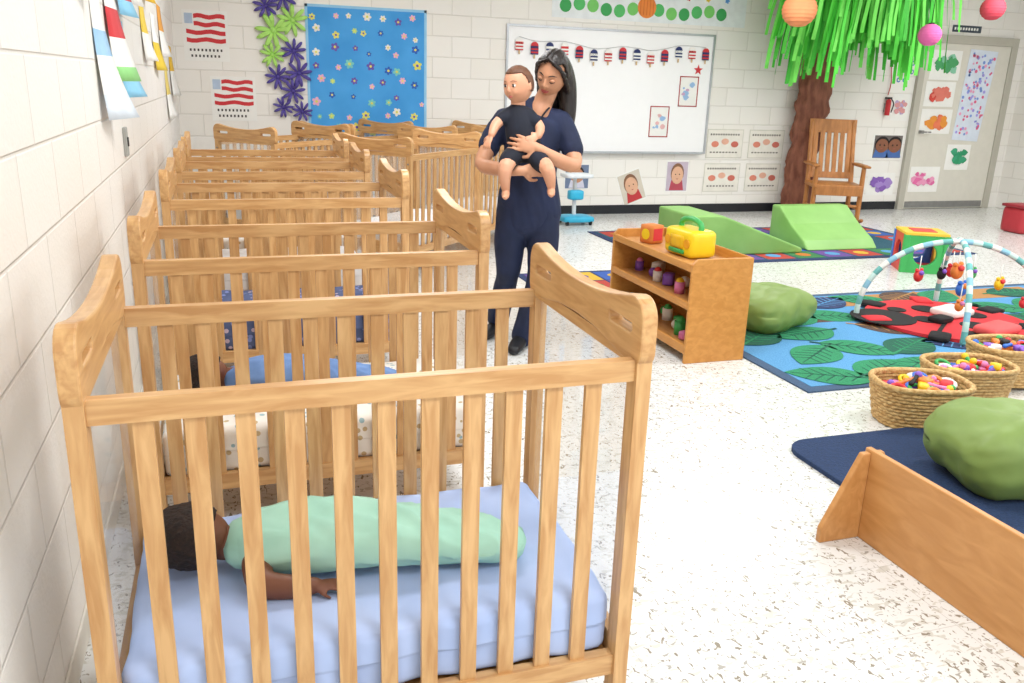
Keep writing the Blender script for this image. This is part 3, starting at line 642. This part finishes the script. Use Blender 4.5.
def lantern(x,y,z,r,m):
    b=MB(); b.ell((x,y,z),1,m,n=48,fn=lambda p:V((p.x*r,p.y*r,p.z*r*.95))*(1-.04*abs(math.sin(p.z*14))))
    b.cyl((x,y,z+r*.90),(x,y,z+r*1.0),r*.25,BLACK); b.cyl((x,y,z+r),(x,y,ZC),.003,BLACK,6); b.obj('paper_lantern')
lantern(5.22,7.35,2.14,.165,plain('#f79a68',.85)); lantern(6.79,7.35,1.99,.115,plain('#ee70b2',.85)); lantern(7.38,7.2,2.26,.12,plain('#d84a5c',.85))
# ------------------------------------------------------------------ rocking chair
CH=mat('oak_chair','#c08044',rough=.4,col2='#a66b33',scale=8,stretch=(3,3,.8))
b=MB()
for sx in(-1,1):
    b.tube([(sx*.25,-.38,.07),(sx*.25,-.2,.03),(sx*.25,.05,.022),(sx*.25,.28,.05),(sx*.25,.42,.1)],[(.02,.022)]*5,CH,n=8)
    b.tube([(sx*.25,-.2,.03),(sx*.25,-.2,.38),(sx*.25,-.2,.62)],[.026,.028,.024],CH,n=10)
    b.tube([(sx*.24,.2,.04),(sx*.24,.2,.4),(sx*.235,.3,.8),(sx*.23,.36,1.08)],[.026,.028,.027,.026],CH,n=10)
    b.rbox((sx*.27,-.01,.635),(.08,.52,.034),.014,CH,cuts=4)
    b.tube([(sx*.25,-.2,.17),(sx*.245,.2,.17)],[.016,.016],CH,n=8,sub=1)
b.rbox((0,0,.41),(.54,.5,.055),.02,CH,cuts=6)
b.tube([(-.25,-.2,.2),(.25,-.2,.2)],[.016,.016],CH,n=8,sub=1)
b.box((0,.355,1.04),(.52,.028,.15),CH,rot=Euler((-.16,0,0))); b.box((0,.215,.5),(.46,.026,.07),CH,rot=Euler((-.2,0,0))); b.box((0,-.24,.36),(.5,.024,.09),CH)
for i in range(6):
    x=-.185+.074*i; b.box((x,.285,.77),(.05,.016,.54),CH,rot=Euler((-.24,0,0)))
b.obj('rocking_chair',(6.48,8.1,0),math.radians(-24),bevel=.004)
# ------------------------------------------------------------------ small infant scale stand near wall
b=MB(); TQ=plain('#35b5dc',.4)
b.rbox((0,0,.06),(.34,.26,.07),.03,TQ,cuts=4); b.tube([(0,.05,.09),(0,.06,.3),(0,.07,.48)],.022,plain('#e8e8e8',.4),n=10); b.rbox((0,.02,.5),(.3,.22,.05),.02,plain('#e8eef2',.4),cuts=4); b.rbox((0,.03,.3),(.16,.1,.1),.02,TQ,cuts=4)
for sx in(-1,1):
    for sy in(-1,1): b.cyl((sx*.13-.01,sy*.1,.028),(sx*.13+.01,sy*.1,.028),.028,BLACK)
b.obj('infant_scale_stand',(3.42,8.25,0))
# ------------------------------------------------------------------ rugs
def rug(x0,x1,y0,y1,base,border,bw=.08):
    b=MB(); b.bb(x0,x1,y0,y1,0,.008,border); b.bb(x0+bw,x1-bw,y0+bw,y1-bw,.008,.0095,base); return b
PILE=dict(scale=120,bump=.4)
lb=mat('rug_blue','#5f9ecd',rough=.95,col2='#5090c2',**PILE); bd=mat('rug_slate','#46607e',rough=.95,col2='#3c5472',**PILE)
b=rug(2.6,5.9,3.22,4.97,lb,bd,.06)
lg=mat('rug_green','#2f8f62',rough=.95,col2='#278259',**PILE); dg_=mat('rug_dkgreen','#1d604c',rough=.95,**PILE); bn=mat('rug_brown','#5f4a40',rough=.95,col2='#503d34',**PILE); nb=mat('rug_navy','#2c3d66',rough=.95,**PILE); tan=mat('rug_tan','#b98852',rough=.95,**PILE)
def leaf(b,x,y,L,W,a,m,vein,z):
    n=12; pts=[]
    for i in range(n+1):
        t=i/n; pts.append((L*(t-.5),W/2*max(0,math.sin(math.pi*t))**.8*(1.15-.35*t)))
    for i in range(n-1,0,-1):
        t=i/n; pts.append((L*(t-.5),-W/2*math.sin(math.pi*t)**.8*(1.15-.35*t)))
    c,s_=math.cos(a),math.sin(a); u=(c,s_,0); v=(-s_,c,0)
    b.prism(pts,(x,y,z),u,v,(0,0,.0015),m)
    b.prism([(-L*.6,-.009),(L*.44,-.003),(L*.44,.003),(-L*.6,.009)],(x,y,z+.0015),u,v,(0,0,.0006),vein)
    for t in(-.3,-.18,-.06,.06,.18):
        for sg in(-1,1):
            wv=W/2*(.75-.9*abs(t)); p=[(L*t,0),(L*t+.012,0),(L*t+wv*.75,sg*wv),(L*t+wv*.75-.008,sg*wv)]
            if sg<0: p=p[::-1]
            b.prism(p,(x,y,z+.0015),u,v,(0,0,.0006),vein)
random.seed(4); k=0
b.bb(2.72,5.75,4.62,4.88,.0095,.0105,tan); b.bb(2.72,5.75,4.3,4.4,.0095,.0102,bn)
for i in range(10):
    for j in range(5):
        x=2.88+i*.33+(.16 if j%2 else 0)+random.uniform(-.03,.03); y=3.42+j*.33+random.uniform(-.03,.03)
        if x>5.68 or (i*5+j)%9==3: continue
        m,vn=[(lg,dg_),(bn,tan),(lg,dg_),(lg,dg_),(dg_,lg),(nb,lb)][(i*3+j*2+(i*j)%3)%6]
        k+=1; leaf(b,x,y,.46,.28,random.choice((.3,.6,-.4,2.7,3.5,-.2))+random.uniform(-.3,.3),m,vn,.0105+.0009*(k%4))
b.obj('leaf_rug')
tq=mat('rug_teal','#27586c',rough=.95,col2='#214e60',**PILE)
sq=[mat('rug_sq_'+h,'#'+h,rough=.95,scale=120,bump=.3) for h in('b8443a','d9b23c','3d7d4a','3a5fae','6a4a94','c8762e')]
b=rug(3.35,6.6,6.1,7.75,tq,nb,.05)
for i in range(10):
    for j in range(5):
        if 1<=i<=8 and 1<=j<=3: continue
        b.bb(3.44+i*.312,3.44+i*.312+.28,6.17+j*.31,6.17+j*.31+.28,.0095,.0105,sq[(i*2+j*3)%6])
        b.prism(circ(.07,10),(3.58+i*.312,6.31+j*.31,.0105),(1,0,0),(0,1,0),(0,0,.001),lb if (i+j)%2 else sq[(i+j+1)%6])
b.prism(circ(.5,24),(4.9,6.95,.0095),(1,0,0),(0,1,0),(0,0,.001),sq[3]); b.obj('alphabet_rug')
b=rug(2.02,2.95,5.05,6.0,nb,nb,.03)
for i in range(3):
    for j in range(3):
        b.bb(2.07+i*.28,2.07+i*.28+.26,5.1+j*.29,5.1+j*.29+.27,.0095,.0105,[sq[4],sq[1],sq[3],sq[0]][(i+j*2)%4]); b.prism(circ(.06,10),(2.2+i*.28,5.23+j*.29,.0105),(1,0,0),(0,1,0),(0,0,.001),[sq[1],sq[4],sq[1],sq[2]][(i+j*2)%4])
b.obj('color_square_rug')
b=MB(); nm=mat('mat_navy','#233a60',rough=.95,col2='#1d3152',**PILE)
pts=[(2.98+ (.9-.12)*sx+.12*math.cos(math.radians(a)),1.95+(.76-.12)*sy+.12*math.sin(math.radians(a))) for sx,sy,a0 in((1,1,0),(-1,1,90),(-1,-1,180),(1,-1,270)) for a in range(a0,a0+91,15)]
b.prism(pts,(0,0,0),(1,0,0),(0,1,0),(0,0,.02),nm); b.obj('navy_floor_mat',bevel=.004)
# ------------------------------------------------------------------ soft climbers
FG=mat('foam_vinyl_green','#8fc06a',rough=.45,col2='#82b45d',scale=3)
b=MB()
b.prism([(0,0),(1.15,0),(1.15,.04),(.4,.31),(.3,.345),(.2,.35),(0,.35)],(3.72,6.38,.012),(1,0,0),(0,0,1),(0,.62,0),FG); b.obj('foam_ramp',bevel=.015)
b=MB(); b.prism([(0,0),(.62,0),(.62,.34),(.5,.34),(.3,.2),(.08,.08)],(4.98,6.45,.012),(0,1,0),(0,0,1),(.78,0,0),FG)
b.obj('foam_climber',bevel=.015)
# activity cube
b=MB(); s_=.31; cols=[plain('#f0c23a',.5),plain('#3c6fd0',.5),plain('#d8433c',.5),plain('#3fae58',.5)]
fr=holed([(-s_/2,-s_/2),(s_/2,-s_/2),(s_/2,s_/2),(-s_/2,s_/2)],[circ(.095,24)],.03)
for k in range(4): b.add_mesh(fr,Matrix.Translation((0,0,s_/2))@Matrix.Rotation(k*math.pi/2,4,'Z')@Matrix.Translation((0,-s_/2,0))@Matrix.Rotation(math.pi/2,4,'X'),cols[k])
b.box((0,0,s_+.005),(s_+.03,s_+.03,.03),cols[0]); b.box((0,.0,s_+.022),(s_*.6,s_*.6,.006),cols[2]); b.box((0,0,.02),(s_,s_,.03),cols[2])
for sx in(-1,1):
    for sy in(-1,1): b.box((sx*s_/2,sy*s_/2,s_/2),(.045,.045,s_),cols[1 if sx>0 else 3])
b.obj('activity_cube',(5.45,5.62,0),math.radians(62),bevel=.006)
# ------------------------------------------------------------------ toy shelf
b=MB(); x0,x1,y0,y1,h=2.22,2.58,3.76,4.74,.56
for y in(y0,y1-.02): b.prism([(x0,0),(x1,0),(x1,h),(x0+.03,h),(x0,h-.03)],(0,y,0),(1,0,0),(0,0,1),(0,.02,0),PLY)
b.bb(x0+.02,x1,y0+.02,y1-.02,.05,.07,PLY2); b.bb(x0+.02,x1,y0+.02,y1-.02,.29,.31,PLY2); b.bb(x0+.02,x1-.01,y0+.02,y1-.02,.49,.51,PLY2)
b.bb(x1-.012,x1,y0+.02,y1-.02,.05,h,PLY); b.bb(x0+.0,x0+.02,y0+.02,y1-.02,.05,.1,PLY); b.bb(x0,x0+.02,y0+.02,y1-.02,.29,.33,PLY); b.bb(x0,x0+.02,y0+.02,y1-.02,.49,.53,PLY)
b.obj('toy_shelf',bevel=.004)
b=MB(); YE=plain('#f2d21e',.35)
b.rbox((0,0,.075),(.17,.27,.15),.03,YE,cuts=8); b.tube([(0,-.09,.13),(0,-.085,.18),(0,0,.2),(0,.085,.18),(0,.09,.13)],.016,plain('#3fae58',.35),n=10)
b.rbox((-.085,0,.08),(.02,.12,.07),.006,plain('#e8b81a',.35),cuts=3); b.cyl((-.09,-.09,.08),(-.084,-.09,.08),.025,plain('#e8a21a',.35)); b.cyl((-.09,.09,.08),(-.084,.09,.08),.025,plain('#e8a21a',.35)); b.rbox((-.088,0,.03),(.012,.14,.025),.005,plain('#3fae58',.35),cuts=2)
b.obj('toy_radio',(2.4,4.12,.511),.1)
b=MB(); b.rbox((0,0,.055),(.1,.1,.11),.008,plain('#d9803a'),cuts=4); b.cyl((-.052,0,.055),(-.05,0,.055),.032,YE); b.box((0,-.051,.055),(.07,.002,.07),RED); b.obj('toy_block',(2.36,4.5,.511),.3)
random.seed(8); b=MB()
tc_=[plain(c,.4) for c in('#e03a3a','#f2c81e','#2f6fd0','#3fae58','#e884b8','#8a5ac8','#f0883a')]
for z in(.071,.311):
    for k in range(9):
        y=3.86+k*.1; r=random.uniform(.022,.035); x=random.uniform(2.32,2.48); m=random.choice(tc_[3:]+[WHITE])
        if k%3==0: b.ell((x,y,z+r),r,m,n=10)
        elif k%3==1: b.rbox((x,y,z+r),(r*2.4,r*1.8,r*2),.008,m,rot=random.random(),cuts=3)
        else: b.cyl((x,y,z),(x,y,z+r*2.2),r,m); b.ell((x,y,z+r*2.2),r*.8,random.choice(tc_),n=8)
b.obj('shelf_toys')
# ------------------------------------------------------------------ cushions
CU=mat('vinyl_olive_green','#839c52',rough=.5,col2='#789148',scale=3,bump=.1)
def cush(x,y,z,sx,sy,sz,rz,seed):
    b=MB()
    def fn(p):
        k=1-.25*(p.z/(sz/2) if p.z>0 else 0)*(abs(p.x)/(sx/2))**2; f=.012*math.sin(p.x*14+seed)+.008*abs(math.sin((p.x+p.y*.6)*22+seed)); return V((p.x,p.y,p.z*k+ f*(1 if p.z>0 else 0)))
    b.rbox((0,0,sz/2),(sx,sy,sz),min(sx,sy,sz)*.46,CU,amp=.018,freq=5,cuts=28,seed=seed,fn=fn)
    for v in b.bm.verts: v.co.z=max(v.co.z,0)
    b.obj('green_floor_cushion',(x,y,z),rz)
cush(3.10,4.3,.014,.5,.4,.23,.3,1); cush(2.80,2.15,.021,.74,.46,.28,-.25,4)
# ------------------------------------------------------------------ wooden divider
b=MB(); X=1.9
b.bb(X-.011,X+.011,.75,2.03,.0,.31,PLY2)
for y in(2.0,.78): 
    b.prism([(0,0),(0,.3),(-.03,.3),(-.15,.05),(-.15,0)],(X-.011,y,0),(1,0,0),(0,0,1),(0,.022,0),PLY2)
    b.prism([(0,0),(.15,0),(.15,.05),(.03,.3),(0,.3)],(X+.011,y,0),(1,0,0),(0,0,1),(0,.022,0),PLY2)
b.obj('wooden_play_divider',bevel=.004)
# ------------------------------------------------------------------ baskets
WK=mat('wicker_tan','#dab97f',rough=.7,col2='#b98f54',scale=60,bump=.8)
def basket(x,y,z,rz,rx,ry,h,seed):
    random.seed(seed); e=empty('wicker_basket',(x,y,z),rz); b=MB(); n=12; N=44
    def sup(a,t):
        k=.84+.16*t; c,s1=math.cos(a),math.sin(a); return V((rx*k*math.copysign(abs(c)**.7,c),ry*k*math.copysign(abs(s1)**.7,s1),0))
    for i in range(n):
        t=i/(n-1); pts=[sup(2*math.pi*j/N,t)*(1+.018*(1 if (j+i)%2 else -1))+V((0,0,.01+t*(h-.02))) for j in range(N)]
        b.tube(pts,h/n*.55,WK,n=6,closed=True,sub=1,hint=(0,0,1))
    pts=[sup(2*math.pi*j/N,1.06)+V((0,0,h)) for j in range(N)]; b.tube(pts,.013,WK,n=8,closed=True,sub=1,hint=(0,0,1))
    b.prism([tuple(sup(2*math.pi*j/N,0))[:2] for j in range(N)],(0,0,.002),(1,0,0),(0,1,0),(0,0,.01),WK)
    b.obj('basket_body',parent=e); b=MB()
    b.ell((0,0,h*.42),(rx*.8,ry*.8,h*.38),plain('#7a5a4a'),n=12)
    for k in range(46):
        a=random.random()*6.28; r=math.sqrt(random.random())*.76; p=V((rx*r*math.cos(a),ry*r*math.sin(a),h*.84+random.uniform(-.01,.04)-.03*r)); m=random.choice(tc_+[BLACK,RED,WHITE])
        if k%3==0: 
            d=V((random.uniform(-1,1),random.uniform(-1,1),random.uniform(-.2,.6))).normalized()*random.uniform(.03,.05); b.tube([p-d,p,p+d],[.012,.008,.012],m,n=8,sub=1); b.ell(p+d,.017,random.choice(tc_),n=8)
        elif k%3==1: b.rbox(p,(random.uniform(.04,.08),random.uniform(.03,.06),.03),.008,m,rot=random.random()*3,cuts=2)
        else:
            b.tube([p+V((.03*math.cos(q*1.047),.03*math.sin(q*1.047),.01*math.sin(q))) for q in range(6)],.009,m,n=6,closed=True,sub=2,hint=(0,0,1))
    b.obj('toy_pile',parent=e)
basket(2.85,2.80,0,-.3,.2,.15,.19,1); basket(3.27,2.95,0,-.25,.2,.14,.19,2); basket(3.72,3.12,.014,-.2,.2,.15,.19,3)
# ------------------------------------------------------------------ play gym
e=empty('baby_play_gym',(4.32,4.12,.0152),.25)
b=MB(); RF=plain('#d8323a',.85); BK=plain('#1c1a1c',.85)
b.prism(circ(.5,40),(0,0,0),(1,0,0),(0,1,0),(0,0,.02),RF)
b.prism([p for p in circ(.2,20)],(-.36,.22,.02),(1,0,0),(0,1,0),(0,0,.006),BK)
b.prism([(-.5,-.012),(.5,-.012),(.5,.012),(-.5,.012)],(0,0,.02),(.9,.4,0),(-.4,.9,0),(0,0,.004),BK)
for x,y,r in((.1,.22,.09),(.25,-.02,.08),(-.1,.3,.06),(0,-.18,.09),(.22,-.3,.07),(-.15,.05,.08),(.38,.15,.05),(-.2,-.3,.07)): b.prism(circ(r,18),(x,y,.02),(1,0,0),(0,1,0),(0,0,.005),BK)
b.rbox((-.05,-.34,.05),(.3,.16,.06),.03,plain('#e86060',.85),cuts=6,amp=.005); b.rbox((.12,.05,.045),(.24,.18,.05),.02,plain('#f3eee8',.85),cuts=6,amp=.005); b.rbox((-.12,-.02,.04),(.14,.1,.04),.015,BK,cuts=4)
for k in range(7):
    a=k*.9; b.rbox((.49*math.cos(a),.49*math.sin(a),.02),(.16,.12,.035),.016,RF if k%2 else BK,cuts=3,rot=a)
b.obj('ladybug_mat',parent=e)
b=MB(); cs=[plain('#c9e3dd',.8),plain('#6fb3b0',.8),plain('#ecece4',.8),plain('#8fc0d6',.8)]
for dv in(V((.44,.36,0)),V((-.44,.36,0))):
    P=[V((dv.x*math.cos(math.pi*t/30),dv.y*math.cos(math.pi*t/30),.5*max(0,math.sin(math.pi*t/30))**.9+.02)) for t in range(31)]
    for i in range(30): b.tube([P[i],P[i+1]],[.018,.018],cs[i%4],n=10,sub=1)
b.obj('arches',parent=e)
b=MB()
for i,(x,y,z,m,r) in enumerate([(0,0,.34,plain('#f0883a',.6),.045),(.18,.14,.3,RF,.038),(-.18,.14,.3,tc_[0],.035),(.22,-.16,.27,tc_[1],.035),(-.2,-.16,.28,tc_[2],.04),(.07,-.06,.33,tc_[3],.03),(-.08,.05,.32,BK,.032),(.34,-.27,.16,RED,.03),(-.3,-.22,.2,tc_[6],.03)]):
    b.cyl((x,y,z),(x,y,z+.12),.003,WHITE,6); b.ell((x,y,z-.01),(r,r*.8,r*1.1),m,n=10); b.ell((x-r*.3,y-r*.7,z+r*.4),r*.45,random.choice(tc_),n=8)
    for s1 in(-1,1): b.ell((x+s1*r*.7,y,z+r*.8),r*.35,m,n=6)
b.obj('hanging_toys',parent=e)
# red bin
b=MB(); b.rbox((0,0,.14),(.26,.3,.28),.04,plain('#b8323c',.5),cuts=5); b.rbox((0,0,.29),(.28,.32,.04),.015,plain('#982832',.5),cuts=4); b.obj('red_toy_bin',(8.2,7.1,0))
# ------------------------------------------------------------------ world / camera
wd=bpy.data.worlds.new('world'); S.world=wd; wd.use_nodes=True; bg=wd.node_tree.nodes['Background']; bg.inputs[0].default_value=(.96,.98,1,1); bg.inputs[1].default_value=1.35
cam=bpy.data.cameras.new('camera'); co=bpy.data.objects.new('camera',cam); COL.objects.link(co)
F=850.0; a_,b_=223-512,341.5-74; vx=420.0-512; VV=(F*F+a_*vx)/b_
Yc=V((a_,b_,-F)).normalized(); Zc=-V((vx,-VV,-F)).normalized(); Xc=Yc.cross(Zc)
M=Matrix((Xc,Yc,Zc)).to_4x4(); M.translation=V((0,0,1.39)); co.matrix_world=M
cam.sensor_width=36; cam.lens=F/1024*36; cam.clip_start=.02
S.camera=co
S.view_settings.view_transform='Standard'; S.view_settings.exposure=0
